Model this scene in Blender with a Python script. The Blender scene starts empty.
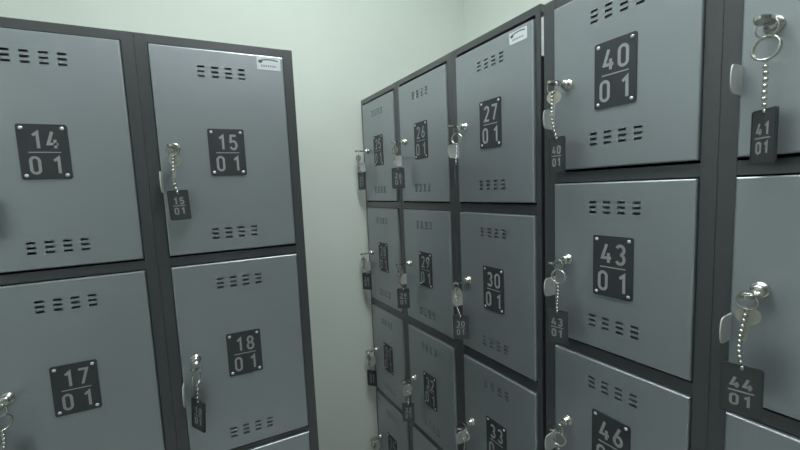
import bpy, math, random
from mathutils import Matrix, Vector
random.seed(7)
C = bpy.context.scene.collection
S = 0.95            # measured units -> metres
ZF = 1.947          # height of the left lockers above the floor (measured units)
PI = math.pi

# ------------------------------------------------------------------ materials
def new_mat(name):
    m = bpy.data.materials.new(name); m.use_nodes = True
    nt = m.node_tree; b = nt.nodes['Principled BSDF']
    return m, nt, b

def paint(name, col, rough=.5, metal=0., spec=.5, mott=.06, mscale=6., bump=.0, bscale=600., coat=0.):
    m, nt, b = new_mat(name)
    b.inputs['Roughness'].default_value = rough
    b.inputs['Metallic'].default_value = metal
    b.inputs['Specular IOR Level'].default_value = spec
    b.inputs['Coat Weight'].default_value = coat; b.inputs['Coat Roughness'].default_value = .28; b.inputs['Coat IOR'].default_value = 1.55
    tc = nt.nodes.new('ShaderNodeTexCoord')
    n = nt.nodes.new('ShaderNodeTexNoise'); n.inputs['Scale'].default_value = mscale; n.inputs['Detail'].default_value = 4
    nt.links.new(tc.outputs['Object'], n.inputs['Vector'])
    r = nt.nodes.new('ShaderNodeValToRGB')
    r.color_ramp.elements[0].position = .3; r.color_ramp.elements[1].position = .7
    r.color_ramp.elements[0].color = tuple(c*(1-mott) for c in col)+(1,)
    r.color_ramp.elements[1].color = tuple(c*(1+mott) for c in col)+(1,)
    nt.links.new(n.outputs['Fac'], r.inputs['Fac'])
    nt.links.new(r.outputs['Color'], b.inputs['Base Color'])
    if bump:
        n2 = nt.nodes.new('ShaderNodeTexNoise'); n2.inputs['Scale'].default_value = bscale
        nt.links.new(tc.outputs['Object'], n2.inputs['Vector'])
        bp = nt.nodes.new('ShaderNodeBump'); bp.inputs['Strength'].default_value = bump; bp.inputs['Distance'].default_value = .001
        nt.links.new(n2.outputs['Fac'], bp.inputs['Height']); nt.links.new(bp.outputs['Normal'], b.inputs['Normal'])
    return m

M_DOOR  = paint('door_grey_paint', (.318,.350,.378), .36, .6, .5, .035, 3., .10, 900., .6)
M_FRAME = paint('frame_charcoal_paint', (.042,.046,.053), .42, .1, .5, .05, 5., .10, 900., 1.)
M_PLATE = paint('plate_charcoal_plastic', (.034,.039,.045), .45, 0, .5, .06, 20.)
M_TEXT  = paint('engraved_grey_lettering', (.30,.32,.33), .6, 0, .3, .05, 50.)
M_RIVET = paint('rivet_metal', (.75,.78,.78), .3, .6, .5, .05, 50.)
M_TAG   = paint('tag_black_plastic', (.032,.036,.040), .42, 0, .5, .08, 30., coat=.5)
M_TTEXT = paint('tag_grey_lettering', (.27,.29,.30), .6, 0, .3, .05, 50.)
M_CHROME= paint('nickel_plating', (.62,.62,.58), .22, 1., .5, .08, 40.)
M_KEY   = paint('worn_key_nickel', (.43,.42,.38), .42, .7, .5, .15, 60.)
M_TAB   = paint('light_grey_plastic', (.48,.50,.50), .5, 0, .4, .06, 30.)
M_STICK = paint('white_sticker', (.62,.66,.68), .5, 0, .3, .03, 30.)
M_INK   = paint('dark_sticker_ink', (.08,.10,.11), .5, 0, .3, .03, 30.)
M_INK2  = paint('grey_sticker_ink', (.30,.34,.36), .5, 0, .3, .03, 30.)
M_WALL  = paint('pale_green_wall_paint', (.648,.705,.660), .75, 0, .25, .02, 2.5, .25, 120.)
M_CEIL  = paint('white_ceiling_paint', (.75,.77,.74), .85, 0, .2, .02, 3.)
M_FLOOR = paint('grey_floor_tile', (.62,.62,.61), .45, 0, .4, .12, 4.)
M_TRIM  = paint('lamp_white_metal', (.75,.76,.76), .4, 0, .4, .02, 10.)
def lamp_mat(name, strength):
    m, nt, b = new_mat(name)
    b.inputs['Base Color'].default_value = (.9,.9,.9,1)
    b.inputs['Emission Color'].default_value = (.95,1.0,.985,1)
    b.inputs['Emission Strength'].default_value = strength
    return m

# ------------------------------------------------------------------ mesh helper
class MB:
    """collects polygons (in measured units) and links them as ONE object"""
    def __init__(s): s.v=[]; s.f=[]; s.m=[]; s.sm=[]; s.mats=[]
    def mi(s, mat):
        if mat not in s.mats: s.mats.append(mat)
        return s.mats.index(mat)
    def add(s, vs, fs, mat, smooth=False, T=None):
        o=len(s.v); k=s.mi(mat)
        for p in vs:
            p=Vector(p); s.v.append(T@p if T else p)
        for f in fs: s.f.append([o+i for i in f]); s.m.append(k); s.sm.append(smooth)
    def box(s, x0,x1,y0,y1,z0,z1, mat, T=None):
        vs=[(x0,y0,z0),(x1,y0,z0),(x1,y1,z0),(x0,y1,z0),(x0,y0,z1),(x1,y0,z1),(x1,y1,z1),(x0,y1,z1)]
        fs=[(0,3,2,1),(4,5,6,7),(0,1,5,4),(1,2,6,5),(2,3,7,6),(3,0,4,7)]
        s.add(vs,fs,mat,False,T)
    def lathe(s, prof, mat, n=24, T=None, smooth=True):
        """prof: (radius, height) pairs spun about -Y (out of the door)"""
        vs=[];fs=[]
        for r,h in prof:
            for i in range(n):
                a=2*PI*i/n; vs.append((r*math.cos(a),-h,r*math.sin(a)))
        for j in range(len(prof)-1):
            for i in range(n):
                a=j*n+i;b=j*n+(i+1)%n; fs.append((a,b,b+n,a+n))
        fs.append(tuple(range(n))[::-1]); fs.append(tuple((len(prof)-1)*n+i for i in range(n)))
        s.add(vs,fs,mat,smooth,T)
    def torus(s, R, r, mat, T=None, n=32, k=8):
        vs=[];fs=[]
        for i in range(n):
            a=2*PI*i/n
            for j in range(k):
                b=2*PI*j/k; q=R+r*math.cos(b)
                vs.append((q*math.cos(a), r*math.sin(b), q*math.sin(a)))
        for i in range(n):
            for j in range(k):
                fs.append((i*k+j, i*k+(j+1)%k, ((i+1)%n)*k+(j+1)%k, ((i+1)%n)*k+j))
        s.add(vs,fs,mat,True,T)
    def ball(s, c, r, mat, n=10, k=7):
        vs=[];fs=[]
        for j in range(k+1):
            t=PI*j/k
            for i in range(n):
                a=2*PI*i/n
                vs.append((c[0]+r*math.sin(t)*math.cos(a), c[1]+r*math.sin(t)*math.sin(a), c[2]+r*math.cos(t)))
        for j in range(k):
            for i in range(n): fs.append((j*n+i,(j+1)*n+i,(j+1)*n+(i+1)%n,j*n+(i+1)%n))
        s.add(vs,fs,mat,True)
    def tube(s, pts, r, mat, k=7):
        vs=[];fs=[]; pts=[Vector(p) for p in pts]
        for i,p in enumerate(pts):
            d=(pts[min(i+1,len(pts)-1)]-pts[max(i-1,0)]).normalized()
            a=d.orthogonal().normalized() if i==0 else (a-d*a.dot(d)).normalized()
            b=d.cross(a)
            for j in range(k):
                t=2*PI*j/k; vs.append(p+a*r*math.cos(t)+b*r*math.sin(t))
        for i in range(len(pts)-1):
            for j in range(k): fs.append((i*k+j,i*k+(j+1)%k,(i+1)*k+(j+1)%k,(i+1)*k+j))
        fs.append(tuple(range(k))[::-1]); fs.append(tuple((len(pts)-1)*k+j for j in range(k)))
        s.add(vs,fs,mat,True)
    def plate(s, outer, hole, y0, y1, mat, T=None, smooth=False):
        """flat plate in XZ (y0 front .. y1 back); hole has as many points as outer, or None"""
        n=len(outer)
        if hole is None:
            vs=[(x,y0,z) for x,z in outer]+[(x,y1,z) for x,z in outer]
            fs=[tuple(range(n)),tuple(range(2*n-1,n-1,-1))]+[(i,i+n,(i+1)%n+n,(i+1)%n) for i in range(n)]
        else:
            vs=[(x,y0,z) for x,z in outer]+[(x,y1,z) for x,z in outer]+[(x,y0,z) for x,z in hole]+[(x,y1,z) for x,z in hole]
            fs=[]
            for i in range(n):
                j=(i+1)%n
                fs+= [(i,j,2*n+j,2*n+i),(n+j,n+i,3*n+i,3*n+j),(i,n+i,n+j,j),(2*n+j,3*n+j,3*n+i,2*n+i)]
        s.add(vs,fs,mat,smooth,T)
    def ribbon(s, pts, t, y0, y1, mat, closed=False, T=None):
        """a stroke of width t along pts (x,z), y0 front .. y1 back"""
        P=[Vector(p) for p in pts]; n=len(P); Lf=[];Rt=[]
        for i in range(n):
            if closed: a=P[i-1]; b=P[(i+1)%n]
            else: a=P[max(i-1,0)]; b=P[min(i+1,n-1)]
            d1=(P[i]-a); d2=(b-P[i])
            if d1.length<1e-9: d1=d2
            if d2.length<1e-9: d2=d1
            d1=d1.normalized(); d2=d2.normalized()
            n1=Vector((-d1.y,d1.x)); n2=Vector((-d2.y,d2.x)); nn=(n1+n2)
            nn=nn.normalized() if nn.length>1e-6 else n1
            k=t/2/max(.45,nn.dot(n1))
            Lf.append(P[i]+nn*k); Rt.append(P[i]-nn*k)
        vs=[(p.x,y0,p.y) for p in Lf]+[(p.x,y0,p.y) for p in Rt]+[(p.x,y1,p.y) for p in Lf]+[(p.x,y1,p.y) for p in Rt]
        fs=[]
        for i in range(n if closed else n-1):
            j=(i+1)%n
            fs+=[(i,n+i,n+j,j),(i,j,2*n+j,2*n+i),(n+j,n+i,3*n+i,3*n+j)]
        if not closed: fs+=[(0,2*n,3*n,n),(n-1,2*n-1,4*n-1,3*n-1)]
        s.add(vs,fs,mat,False,T)
    def build(s, name, parent=None, bevel=0, seg=2):
        me=bpy.data.meshes.new(name)
        me.from_pydata([tuple(p*S) for p in s.v],[],s.f)
        for m in s.mats: me.materials.append(m)
        me.polygons.foreach_set('material_index', s.m); me.polygons.foreach_set('use_smooth', s.sm)
        me.update()
        o=bpy.data.objects.new(name,me); C.objects.link(o)
        if parent: o.parent=parent
        if bevel:
            b=o.modifiers.new('bevel','BEVEL'); b.width=bevel; b.segments=seg; b.limit_method='ANGLE'
        return o

def empty(name, loc, rz=0, label=None, cat=None, group=None):
    o=bpy.data.objects.new(name,None); C.objects.link(o)
    o.location=loc; o.rotation_euler=(0,0,rz); o.empty_display_size=.05
    if label: o['label']=label
    if cat: o['category']=cat
    if group: o['group']=group
    return o

# ------------------------------------------------------------------ digits drawn as strokes
def arc(cx,cz,rx,rz,a0,a1,n=14):
    return [(cx+rx*math.cos(math.radians(a0+(a1-a0)*i/n)), cz+rz*math.sin(math.radians(a0+(a1-a0)*i/n))) for i in range(n+1)]
D={}
D['0']=[(arc(.26,.73,.18,.20,0,180)+arc(.26,.27,.18,.20,180,360),True)]
D['1']=[([(.13,.74),(.33,.91),(.33,.05)],False)]
D['2']=[(arc(.26,.71,.18,.22,165,-35)+[(.09,.07),(.46,.07)],False)]
D['3']=[(arc(.25,.72,.17,.21,155,-90),False),(arc(.25,.28,.18,.225,90,-155),False)]
D['4']=[([(.28,.95),(.07,.28),(.50,.28)],False),([(.37,.52),(.37,.05)],False)]
D['5']=[([(.44,.93),(.13,.93),(.10,.53)]+arc(.25,.32,.19,.26,115,-155),False)]
D['6']=[([(.34,.95),(.115,.42)],False),(arc(.265,.30,.18,.23,0,345),True)]
D['7']=[([(.06,.93),(.46,.93),(.20,.05)],False)]
D['8']=[(arc(.26,.72,.155,.20,0,345),True),(arc(.26,.285,.185,.22,0,345),True)]
D['9']=[([(.53-x,1-z) for x,z in p],c) for p,c in D['6']]
def number(mb, txt, cx, cz, h, gap, y0, y1, mat, weight=.14, T=None, wide=1.0):
    w=.52*h*wide; tot=len(txt)*w+(len(txt)-1)*gap*h; x=cx-tot/2
    for ch in txt:
        for p,c in D[ch]:
            mb.ribbon([(x+a*h*wide, cz-h/2+b*h) for a,b in p], weight*h, y0, y1, mat, c, T)
        x+=w+gap*h
def rounded(x0,x1,z0,z1,r,n=4):
    o=[]
    for cx,cz,a in ((x0+r,z0+r,180),(x1-r,z0+r,270),(x1-r,z1-r,0),(x0+r,z1-r,90)):
        o+=arc(cx,cz,r,r,a,a+90,n)
    return o

# ------------------------------------------------------------------ locker parts
def door_mesh(x0,x1,z0,z1, vents):
    """pressed sheet door: rounded rim, vent slots cut through, closed back. vents: (vx0,vx1,vz0,vz1) groups of 4x3 slots"""
    mb=MB(); b=.0032; yb=.022
    xs={x0+b,x1-b}; zs={z0+b,z1-b}; holes=[]
    for (a0,a1,c0,c1) in vents:
        w=(a1-a0)/3/(1+.50/3)*.50; p=(a1-a0-w)/3
        h=(c1-c0)/(1+2*2.15); q=h*2.15
        for i in range(4):
            for j in range(3):
                holes.append((a0+i*p,a0+i*p+w,c0+j*q,c0+j*q+h))
    for h in holes: xs|={h[0],h[1]}; zs|={h[2],h[3]}
    def uniq(v):
        v=sorted(v); o=[v[0]]
        for q in v[1:]:
            if q-o[-1]>1e-7: o.append(q)
        return o
    xs=uniq(xs); zs=uniq(zs)
    def is_hole(xm,zm): return any(h[0]<xm<h[1] and h[2]<zm<h[3] for h in holes)
    vs=[];fs=[];ix={}
    def V(p):
        k=tuple(round(q,6) for q in p)
        if k not in ix: ix[k]=len(vs); vs.append(p)
        return ix[k]
    for i in range(len(xs)-1):
        for j in range(len(zs)-1):
            if not is_hole((xs[i]+xs[i+1])/2,(zs[j]+zs[j+1])/2):
                fs.append([V((xs[i],0,zs[j])),V((xs[i+1],0,zs[j])),V((xs[i+1],0,zs[j+1])),V((xs[i],0,zs[j+1]))])
    for (a,c,e,g) in holes:
        d=.004
        q=[(a,e),(c,e),(c,g),(a,g)]
        for k in range(4):
            p,r=q[k],q[(k+1)%4]
            fs.append([V((p[0],0,p[1])),V((p[0],d,p[1])),V((r[0],d,r[1])),V((r[0],0,r[1]))])
    mb.add(vs,fs,M_DOOR)
    # rim: rings from the front plane out to the side and back
    rings=[]
    for k in range(5):
        t=PI/2*k/4; ins=b-b*math.sin(t); y=b-b*math.cos(t); rings.append((ins,y))
    rings.append((0,yb))
    rv=[];rf=[]
    for ins,y in rings:
        rv+=[(x0+ins,y,z0+ins),(x1-ins,y,z0+ins),(x1-ins,y,z1-ins),(x0+ins,y,z1-ins)]
    for k in range(len(rings)-1):
        for i in range(4):
            rf.append((4*k+i,4*k+4+i,4*k+4+(i+1)%4,4*k+(i+1)%4))
    n=4*(len(rings)-1); rf.append((n+3,n+2,n+1,n))
    mb.add(rv,rf,M_DOOR)
    return mb

def make_unit(root, name_rows, cols, rows, width, top, depth, plate_w, plate_h, plate_dz, vt, vb, lockx, lockz, tabz, stick, plinth, topgap=.0025):
    """cols: (x0,x1) per column in local x; rows: (ztop,zbot); all heights from the floor"""
    FR=.007
    fr=MB(); xl,xr=0,width; bot=rows[-1][1]-.024
    # body panels
    fr.box(xl,xl+.003,FR+.03,depth,bot,top,M_FRAME); fr.box(xr-.003,xr,FR+.03,depth,bot,top,M_FRAME)
    fr.box(xl+.003,xr-.003,depth-.003,depth,bot,top,M_FRAME)
    fr.box(xl+.003,xr-.003,FR+.03,depth-.003,top-.003,top,M_FRAME); fr.box(xl+.003,xr-.003,FR+.03,depth-.003,bot,bot+.003,M_FRAME)
    fr.build('carcass',root)
    ff=MB(); g=.0014
    edges=[xl]+[x for c in cols for x in (c[0]-g,c[1]+g)]+[xr]
    for i in range(0,len(edges),2):
        a,b=edges[i],edges[i+1]
        if 0<i<len(edges)-2:          # a divider is two posts with a fine joint between
            m=(a+b)/2
            ff.box(a,m-.0004,FR,FR+.03,bot,top,M_FRAME); ff.box(m+.0004,b,FR,FR+.03,bot,top,M_FRAME)
            ff.box(m-.0004,m+.0004,FR+.0006,FR+.03,bot,top,M_FRAME)
        else: ff.box(a,b,FR,FR+.03,bot,top,M_FRAME)
    for ci,(c0,c1) in enumerate(cols):
        zz=[top]+[z for k,r in enumerate(rows) for z in (r[0]+(.0025 if k else topgap),r[1]-.005)]+[bot]
        for i in range(0,len(zz),2):
            ff.box(c0-g,c1+g,FR+.0004,FR+.03,zz[i+1],zz[i],M_FRAME)
        for r in rows[:-1]:           # shelf behind each rail
            ff.box(c0-g,c1+g,FR+.03,depth-.01,r[1]-.016,r[1]-.013,M_FRAME)
    ff.build('face_frame',root,bevel=.0012)
    if plinth:
        p=MB(); p.box(.02,width-.02,.05,depth-.03,0,bot,M_FRAME); p.build('plinth',root)
    for ri,(zt,zb) in enumerate(rows):
        for ci,(c0,c1) in enumerate(cols):
            num=name_rows[ri][ci]; w=c1-c0; cx=(c0+c1)/2+.001
            vx0,vx1=c0+vt[0],c0+vt[1]
            d=door_mesh(c0,c1,zb,zt,[(vx0,vx1,zt-vt[3],zt-vt[2]),(vx0,vx1,zb+vb[0],zb+vb[1])]).build('door',root)
            # number plate with engraved digits and four rivets
            pm=MB(); px0=c0+plate_dz[0]; px1=px0+plate_w; pz1=zt-plate_dz[1]; pz0=pz1-plate_h; yf=-.0022
            pm.plate(rounded(px0,px1,pz0,pz1,.004),None,yf,.0002,M_PLATE)
            pcx=(px0+px1)/2; H=plate_h
            hh=min(.335*H,.041)
            number(pm,num,pcx+.002,pz0+.715*H,hh,.16,yf-.0004,yf+.0003,M_TEXT,.135)
            pm.box(px0+.19*plate_w,px1-.17*plate_w,yf-.0004,yf+.0003,pz0+.481*H,pz0+.499*H,M_TEXT)
            number(pm,'01',pcx+.001,pz0+.255*H,hh,.42,yf-.0004,yf+.0003,M_TEXT,.135)
            for rx in (px0+.0075,px1-.0075):
                for rz in (pz0+.0075,pz1-.0075):
                    pm.lathe([(.0034,0),(.0034,.0008),(.0024,.0016),(.0004,.002)],M_RIVET,12,Matrix.Translation((rx,yf+.0002,rz)))
            pm.build('number_plate',d)
            lx,lz=c0+lockx,zt-lockz
            lk=MB()
            lk.lathe([(.0115,-.001),(.0115,.002),(.0105,.0032),(.0088,.0036),(.0088,.013),(.0078,.0150),(.0055,.0162),(.0015,.0166)],M_CHROME,28,Matrix.Translation((lx,0,lz)))
            lk.build('lock',d)
            tb=MB(); tz1=zt-tabz[0]; tz0=zt-tabz[1]
            out=[(.002,tz0),]+[(-.024-.014*math.sin(math.radians(a))**.6 if 0<a<180 else -.024, (tz0+tz1)/2-(tz1-tz0)/2*math.cos(math.radians(a))*.98) for a in range(0,181,20)]+[(.002,tz1)]
            # flange stands out of the door at its opening edge: shape lies in the YZ plane
            n=len(out); vs=[(c0+.0008,y,z) for y,z in out]+[(c0+.0026,y,z) for y,z in out]
            fs=[tuple(range(n)),tuple(range(2*n-1,n-1,-1))]+[(i,i+n,(i+1)%n+n,(i+1)%n) for i in range(n)]
            tb.add(vs,fs,M_TAB)
            t=tb.build('pull_tab',d); t['label']='light grey pull tab on the opening edge'
            if num in stick:
                st=MB(); sx0,sx1,sz0,sz1=c0+stick[num][0],c0+stick[num][1],zt-stick[num][3],zt-stick[num][2]
                y=-.0004; sw=sx1-sx0; sh=sz1-sz0
                st.plate(rounded(sx0,sx1,sz0,sz1,.002),None,y,.0002,M_STICK)
                st.ribbon([(sx0+sw*(.14+.76*k/12), sz0+sh*(.66+.20*math.sin(PI*(.12+.70*k/12)))) for k in range(13)],sh*.10,y-.0002,y+.0001,M_INK)
                st.plate(arc(sx0+sw*.15,sz0+sh*.66,sw*.09,sh*.13,0,342,18),None,y-.0003,y+.0001,M_INK)
                for k in range(7):
                    a=sx0+sw*(.17+k*.095); st.box(a,a+sw*.07,y-.0002,y+.0001,sz0+sh*.24,sz0+sh*.40,M_INK2)
                s=st.build('label_sticker',d); s['label']='small white maker label in the top right corner'

# ------------------------------------------------------------------ keys
def make_key(root, num, yaw=0., tilt=0., ring_yaw=0., spare=True, spare_yaw=30., tagdy=-.036, drop=.100, sc=1.):
    """root stands at the lock centre on the door face; y<0 is out of the door"""
    # key in the lock: blade + long bow standing out of the cylinder, lying flat
    k=MB(); TR=Matrix(((0,0,1,0),(-1,0,0,0),(0,-1,0,0),(0,0,0,1)))   # bow lies flat: plate X -> -Y, plate Z -> X
    k.box(-.0032,.0032,-.0240,-.0168,-.0009,.0009,M_KEY)
    N=28; HY=.0500 if spare else .0330      # where along the bow the hole sits
    outer=[(.0415+.0205*math.cos(2*PI*i/N),.0098*math.sin(2*PI*i/N)) for i in range(N)]
    hole=[(HY+.0036*math.cos(2*PI*i/N),.0036*math.sin(2*PI*i/N)) for i in range(N)]
    k.plate(outer,hole,-.0023,.0023,M_CHROME,TR)
    k.build('key',root)
    RY=-HY; LR=.0115; lz=-LR+.0032
    l=MB(); l.torus(LR,.0011,M_CHROME,Matrix.Translation((0,RY,lz)),24); l.build('link',root)
    zb=lz-LR
    if spare:
        s=MB(); T=Matrix.Translation((.002,RY+.004,zb+.0015))@Matrix.Rotation(math.radians(spare_yaw),4,'Z')@Matrix.Rotation(math.radians(6),4,'Y')
        outer=[(.0135*math.cos(2*PI*i/24),-.0105+.0135*math.sin(2*PI*i/24)) for i in range(24)]
        hole=[(.0030*math.cos(2*PI*i/24),-.0005+.0024*math.sin(2*PI*i/24)) for i in range(24)]
        s.plate(outer,hole,-.0012,.0012,M_KEY,T)
        prof=[(-.0036,-.0225),(-.0036,-.0460),(0,-.0500),(.0030,-.0470),(.0022,-.0440),(.0036,-.0415),(.0024,-.0385),(.0036,-.0350),(.0036,-.0225)]
        s.plate(prof,None,-.0009,.0009,M_KEY,T)
        s.build('spare_key',root)
        top=zb-.0006; cx=-.0035
    else:
        RR=.0148; rz=zb-RR+.0012
        r=MB(); T=Matrix.Translation((0,RY,rz))@Matrix.Rotation(math.radians(ring_yaw),4,'Z')
        r.torus(RR,.0016,M_CHROME,T)
        r.torus(RR-.0003,.0015,M_CHROME,Matrix.Translation((.0006,.0026,-.0002))@T)
        r.build('key_ring',root)
        top=rz-RR-.0006; cx=0
    # bead chain down to the tag
    c=MB(); end=-drop-.003; n=max(4,int((top-end)/.0074))
    yt=tagdy; pts=[]
    for i in range(n+1):
        t=i/n; p=(cx*math.sin(PI*t)+.0008*math.sin(t*PI*2), RY*(1-t)+yt*t-.004*math.sin(PI*t)*spare, top*(1-t)+end*t); pts.append(p)
        c.ball(p,.0031,M_CHROME)
    c.tube(pts,.0007,M_CHROME)
    c.build('bead_chain',root)
    # tag
    tw,th,tt=.046*sc,.074*sc,.0024
    T=Matrix.Translation((0,yt,-drop))@Matrix.Rotation(math.radians(yaw),4,'Z')@Matrix.Rotation(math.radians(tilt),4,'Y')
    g=MB()
    o=rounded(-tw/2,tw/2,-th,0,.004,5); h=[]
    for x,z in o:
        a=math.atan2(z+.0055,x); h.append((.0026*math.cos(a),-.0055+.0026*math.sin(a)))
    g.plate(o,h,-tt/2,tt/2,M_TAG,T)
    y0,y1=-tt/2-.0004,-tt/2+.0002
    g.ribbon(rounded(-tw/2+.0018,tw/2-.0018,-th+.0018,-.0018,.003,4),.0009,y0,y1,M_PLATE,True,T)
    number(g,num,0,-.36*th,.225*th,.20,y0,y1,M_TTEXT,.19,T,1.2)
    g.box(-.30*tw,.30*tw,y0,y1,-.536*th,-.508*th,M_TTEXT,T)
    number(g,'01',0,-.70*th,.225*th,.20,y0,y1,M_TTEXT,.19,T,1.2)
    g.build('number_tag',root)

# ------------------------------------------------------------------ place everything
ANG=-0.0829; ca,sa=math.cos(ANG),math.sin(ANG)
RX,RY,RZ=.3998,.6075,.0435
ROTR=math.atan2(-ca,-sa)                    # local X of the right bank runs towards the camera
def right_pt(x,y,z=0):                      # right-bank frame -> world metres, z from floor (measured units)
    return Vector((RX - sa*x + ca*y, RY - ca*x - sa*y, z))*S

# left bank
LX=-.974
LROWS=[(-.0214,-.4784),(-.5049,-.9706),(-.9882,-1.4450),(-1.4630,-1.9200)]
LR=[(a+ZF,b+ZF) for a,b in LROWS]
LC=[(-.9490,-.6735),(-.6246,-.3490),(-.3000,-.0242)]
left=empty('locker_unit',(LX*S,0,0),0,'grey steel locker unit on the left with doors 14, 15, 17 and 18','locker unit','locker units along the walls')
VT=(.089,.187,.0365,.0615)
make_unit(left,[['13','14','15'],['16','17','18'],['19','20','21'],['22','23','24']],[(a-LX,b-LX) for a,b in LC],LR,-LX,ZF,.44,
          .0765,.1060,(.0975,.1750),VT,(.0300,.0550),.0305,.2200,(.270,.316),{'15':(.2155,.2690,.0050,.0330)},False)
# right bank, far unit
U1X=-.0187
R1=[(-.0275,-.4412),(-.4716,-.8831),(-.9165,-1.3103),(-1.3384,-1.7350)]
RR1=[(a+RZ+ZF,b+RZ+ZF) for a,b in R1]
C1=[(.0050,.2730),(.3191,.5960),(.6468,.9210)]
u1=empty('locker_unit',right_pt(U1X,0),ROTR,'grey steel locker unit by the far wall with doors 27, 30 and 33','locker unit','locker units along the walls')
make_unit(u1,[['25','26','27'],['28','29','30'],['31','32','33'],['34','35','36']],[(a-U1X,b-U1X) for a,b in C1],RR1,.9360-U1X,RZ+ZF,.475,
          .0770,.1220,(.0980,.1460),(.090,.184,.040,.064),(.0340,.0590),.0350,.2000,(.245,.285),{'27':(.2050,.2580,.0080,.0350)},True,.0095)
# right bank, near unit
U2X=.9450
R2=[(-.0310,-.3693),(-.3986,-.7399),(-.7695,-1.1080),(-1.1380,-1.4760),(-1.5060,-1.8450)]
RR2=[(a+RZ+ZF,b+RZ+ZF) for a,b in R2]
C2=[(.9757,1.2405),(1.2891,1.5540),(1.6025,1.8670)]
u2=empty('locker_unit',right_pt(U2X,0),ROTR,'grey steel locker unit nearest on the right, with doors 40, 43 and 46','locker unit','locker units along the walls')
make_unit(u2,[['40','41','42'],['43','44','45'],['46','47','48'],['49','50','51'],['52','53','54']],[(a-U2X,b-U2X) for a,b in C2],RR2,1.8980-U2X,RZ+ZF-.007,.475,
          .0775,.1215,(.0930,.1050),(.083,.181,.0370,.0620),(.0440,.0690),.0340,.1640,(.208,.250),{},True)

sp=MB(); sp.box(.9372-U2X,.9438-U2X,.0085,.03,RZ+ZF-.112,RZ+ZF-.030,M_TAB)  # added pale strip, makes the joint bright near its top
o=sp.build('pale_joint_strip',u2); o['label']='pale strip in the joint to the next unit'

GRP='numbered locker keys'
def left_key(num,col,row,**k):
    x=LC[col][0]+.0305; z=LR[row][0]-.2200
    e=empty('locker_key',(x*S,0,z*S),0,k.pop('label'),'key',GRP); make_key(e,num,**k)
def right_key(num,cols,rows,col,row,lx,lz,**k):
    e=empty('locker_key',right_pt(cols[col][0]+lx,0,rows[row][0]-lz),ROTR,k.pop('label'),'key',GRP); make_key(e,num,**k)

left_key('14',1,0,yaw=5,label='black-tagged key at the left picture edge, in the door with plate 14')
left_key('15',2,0,yaw=3,tilt=-2,spare_yaw=35,drop=.092,sc=.86,label='steel key with black tag 15/01 hanging in front of door 15')
left_key('17',1,1,yaw=35,spare=False,ring_yaw=40,label='shiny key cut by the left edge, in the lock of door 17')
left_key('18',2,1,yaw=-52,tilt=7,spare=False,ring_yaw=65,drop=.082,label='key with its tag turned edgewise, in the lock of door 18')
k1=(C1,RR1); a1=dict(lx=.035,lz=.200)
right_key('25',*k1,0,0,**a1,yaw=13,drop=.090,label='key in the far top corner locker, its tag against the wall')
right_key('26',*k1,1,0,**a1,yaw=58,drop=.092,label='key with square-looking black tag in top door 26, left of door 27')
right_key('27',*k1,2,0,**a1,yaw=-48,drop=.102,spare=False,ring_yaw=20,label='key in the lock of door 27, its tag turned thin')
right_key('28',*k1,0,1,**a1,yaw=30,drop=.088,label='key in the farthest locker of the second row, by the wall')
right_key('29',*k1,1,1,**a1,yaw=52,drop=.090,label='key in second-row door 29, left of door 30')
right_key('30',*k1,2,1,**a1,yaw=44,drop=.100,spare_yaw=25,label='key with tag 30/01 hanging at the left of door 30')
right_key('31',*k1,0,2,**a1,yaw=40,drop=.092,label='key in the farthest locker of the third row, by the wall')
right_key('32',*k1,1,2,**a1,yaw=58,drop=.092,spare=False,ring_yaw=50,label='key in third-row door 32, left of door 33')
right_key('33',*k1,2,2,**a1,yaw=30,spare=False,ring_yaw=20,label='key low in the lock of door 33, tag below the picture')
right_key('34',*k1,0,3,**a1,yaw=20,label='lowest key by the wall, in the fourth-row corner locker')
k2=(C2,RR2); a2=dict(lx=.034,lz=.164)
right_key('40',*k2,0,0,**a2,yaw=-12,spare_yaw=30,drop=.107,label='key with tag hanging in front of top door 40')
right_key('41',*k2,1,0,lx=.0355,lz=.166,yaw=-42,ring_yaw=-10,spare=False,tagdy=-.024,drop=.111,label='large ring key with tag 41/01 at the top right')
right_key('43',*k2,0,1,**a2,yaw=13,spare=False,ring_yaw=10,drop=.106,label='key with tag 43/01 in the lock of door 43')
right_key('44',*k2,1,1,**a2,yaw=12,spare_yaw=15,drop=.099,tagdy=-.056,label='large key with tag 44/01 at the lower right')
right_key('46',*k2,0,2,**a2,yaw=10,spare=False,ring_yaw=20,label='key at the bottom edge in the lock of door 46')

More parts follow.
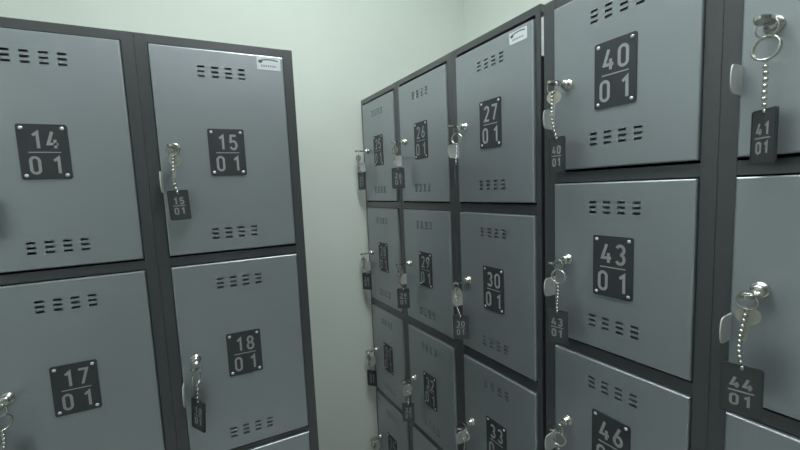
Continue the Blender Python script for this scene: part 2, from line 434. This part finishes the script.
# ------------------------------------------------------------------ the room (square with the right bank)
CEIL=2.74/S
WX0=-.030; WX1=4.60; WY0=-1.70; WY1=.62
room=Matrix.Translation(right_pt(0,0,0))@Matrix.Rotation(ROTR,4,'Z')
def shell(name,x0,x1,y0,y1,z0,z1,mat):
    mb=MB(); mb.box(x0,x1,y0,y1,z0,z1,mat); o=mb.build(name); o.matrix_world=room; o['kind']='structure'; return o
shell('floor',WX0-.1,WX1+.1,WY0-.1,WY1+.1,-.1,0,M_FLOOR)
shell('ceiling',WX0-.1,WX1+.1,WY0-.1,WY1+.1,CEIL,CEIL+.1,M_CEIL)
shell('wall_back',WX0-.1,WX0,WY0-.1,WY1+.1,0,CEIL,M_WALL)
shell('wall_right',WX0,WX1,WY1,WY1+.1,0,CEIL,M_WALL)
shell('wall_left',WX0,WX1,WY0-.1,WY0,0,CEIL,M_WALL)
shell('wall_front',WX1,WX1+.1,WY0-.1,WY1+.1,0,CEIL,M_WALL)

def ceiling_lamp(cx,cy,w,l,strength,label):
    p=right_pt(cx,cy,CEIL)
    e=empty('ceiling_lamp',p,ROTR,label,'lamp')
    f=MB(); f.box(-w/2-.01,w/2+.01,-l/2-.01,l/2+.01,-.03,0,M_TRIM); f.build('lamp_housing',e,bevel=.003)
    d=MB(); d.box(-w/2,w/2,-l/2,l/2,-.11,-.03,lamp_mat('lamp_diffuser',strength)); d.build('diffuser',e,bevel=.02,seg=3)

ceiling_lamp(1.15,-.42,1.20,.22,22.,'long ceiling lamp above the right lockers, outside the picture')
ceiling_lamp(2.1,-.95,.22,1.20,4.0,'added fill lamp on the ceiling above the viewer, outside the picture')  # unseen second lamp, added as fill for the doors and gap wall

w=bpy.data.worlds.new('World'); bpy.context.scene.world=w; w.use_nodes=True
w.node_tree.nodes['Background'].inputs[0].default_value=(.5,.55,.53,1); w.node_tree.nodes['Background'].inputs[1].default_value=.05

# ------------------------------------------------------------------ camera
F=371.88; yaw,pitch,roll=.4446,.09719,-.0433
fw=Vector((math.sin(yaw)*math.cos(pitch),math.cos(yaw)*math.cos(pitch),-math.sin(pitch)))
rt=Vector((math.cos(yaw),-math.sin(yaw),0)); up=rt.cross(fw)
r2=math.cos(roll)*rt+math.sin(roll)*up; u2v=-math.sin(roll)*rt+math.cos(roll)*up
cam=bpy.data.cameras.new('camera'); co=bpy.data.objects.new('camera',cam); C.objects.link(co)
m=Matrix((r2,u2v,-fw)).transposed().to_4x4()
m.translation=Vector((-.1870,-.9633,-.3507+ZF))*S
co.matrix_world=m
cam.sensor_width=36; cam.sensor_fit='HORIZONTAL'; cam.lens=F*36/800; cam.clip_start=.02
sc=bpy.context.scene; sc.camera=co
vs=sc.view_settings; vs.view_transform='Standard'; vs.look='None'; vs.gamma=1; vs.use_curve_mapping=False; vs.exposure=0
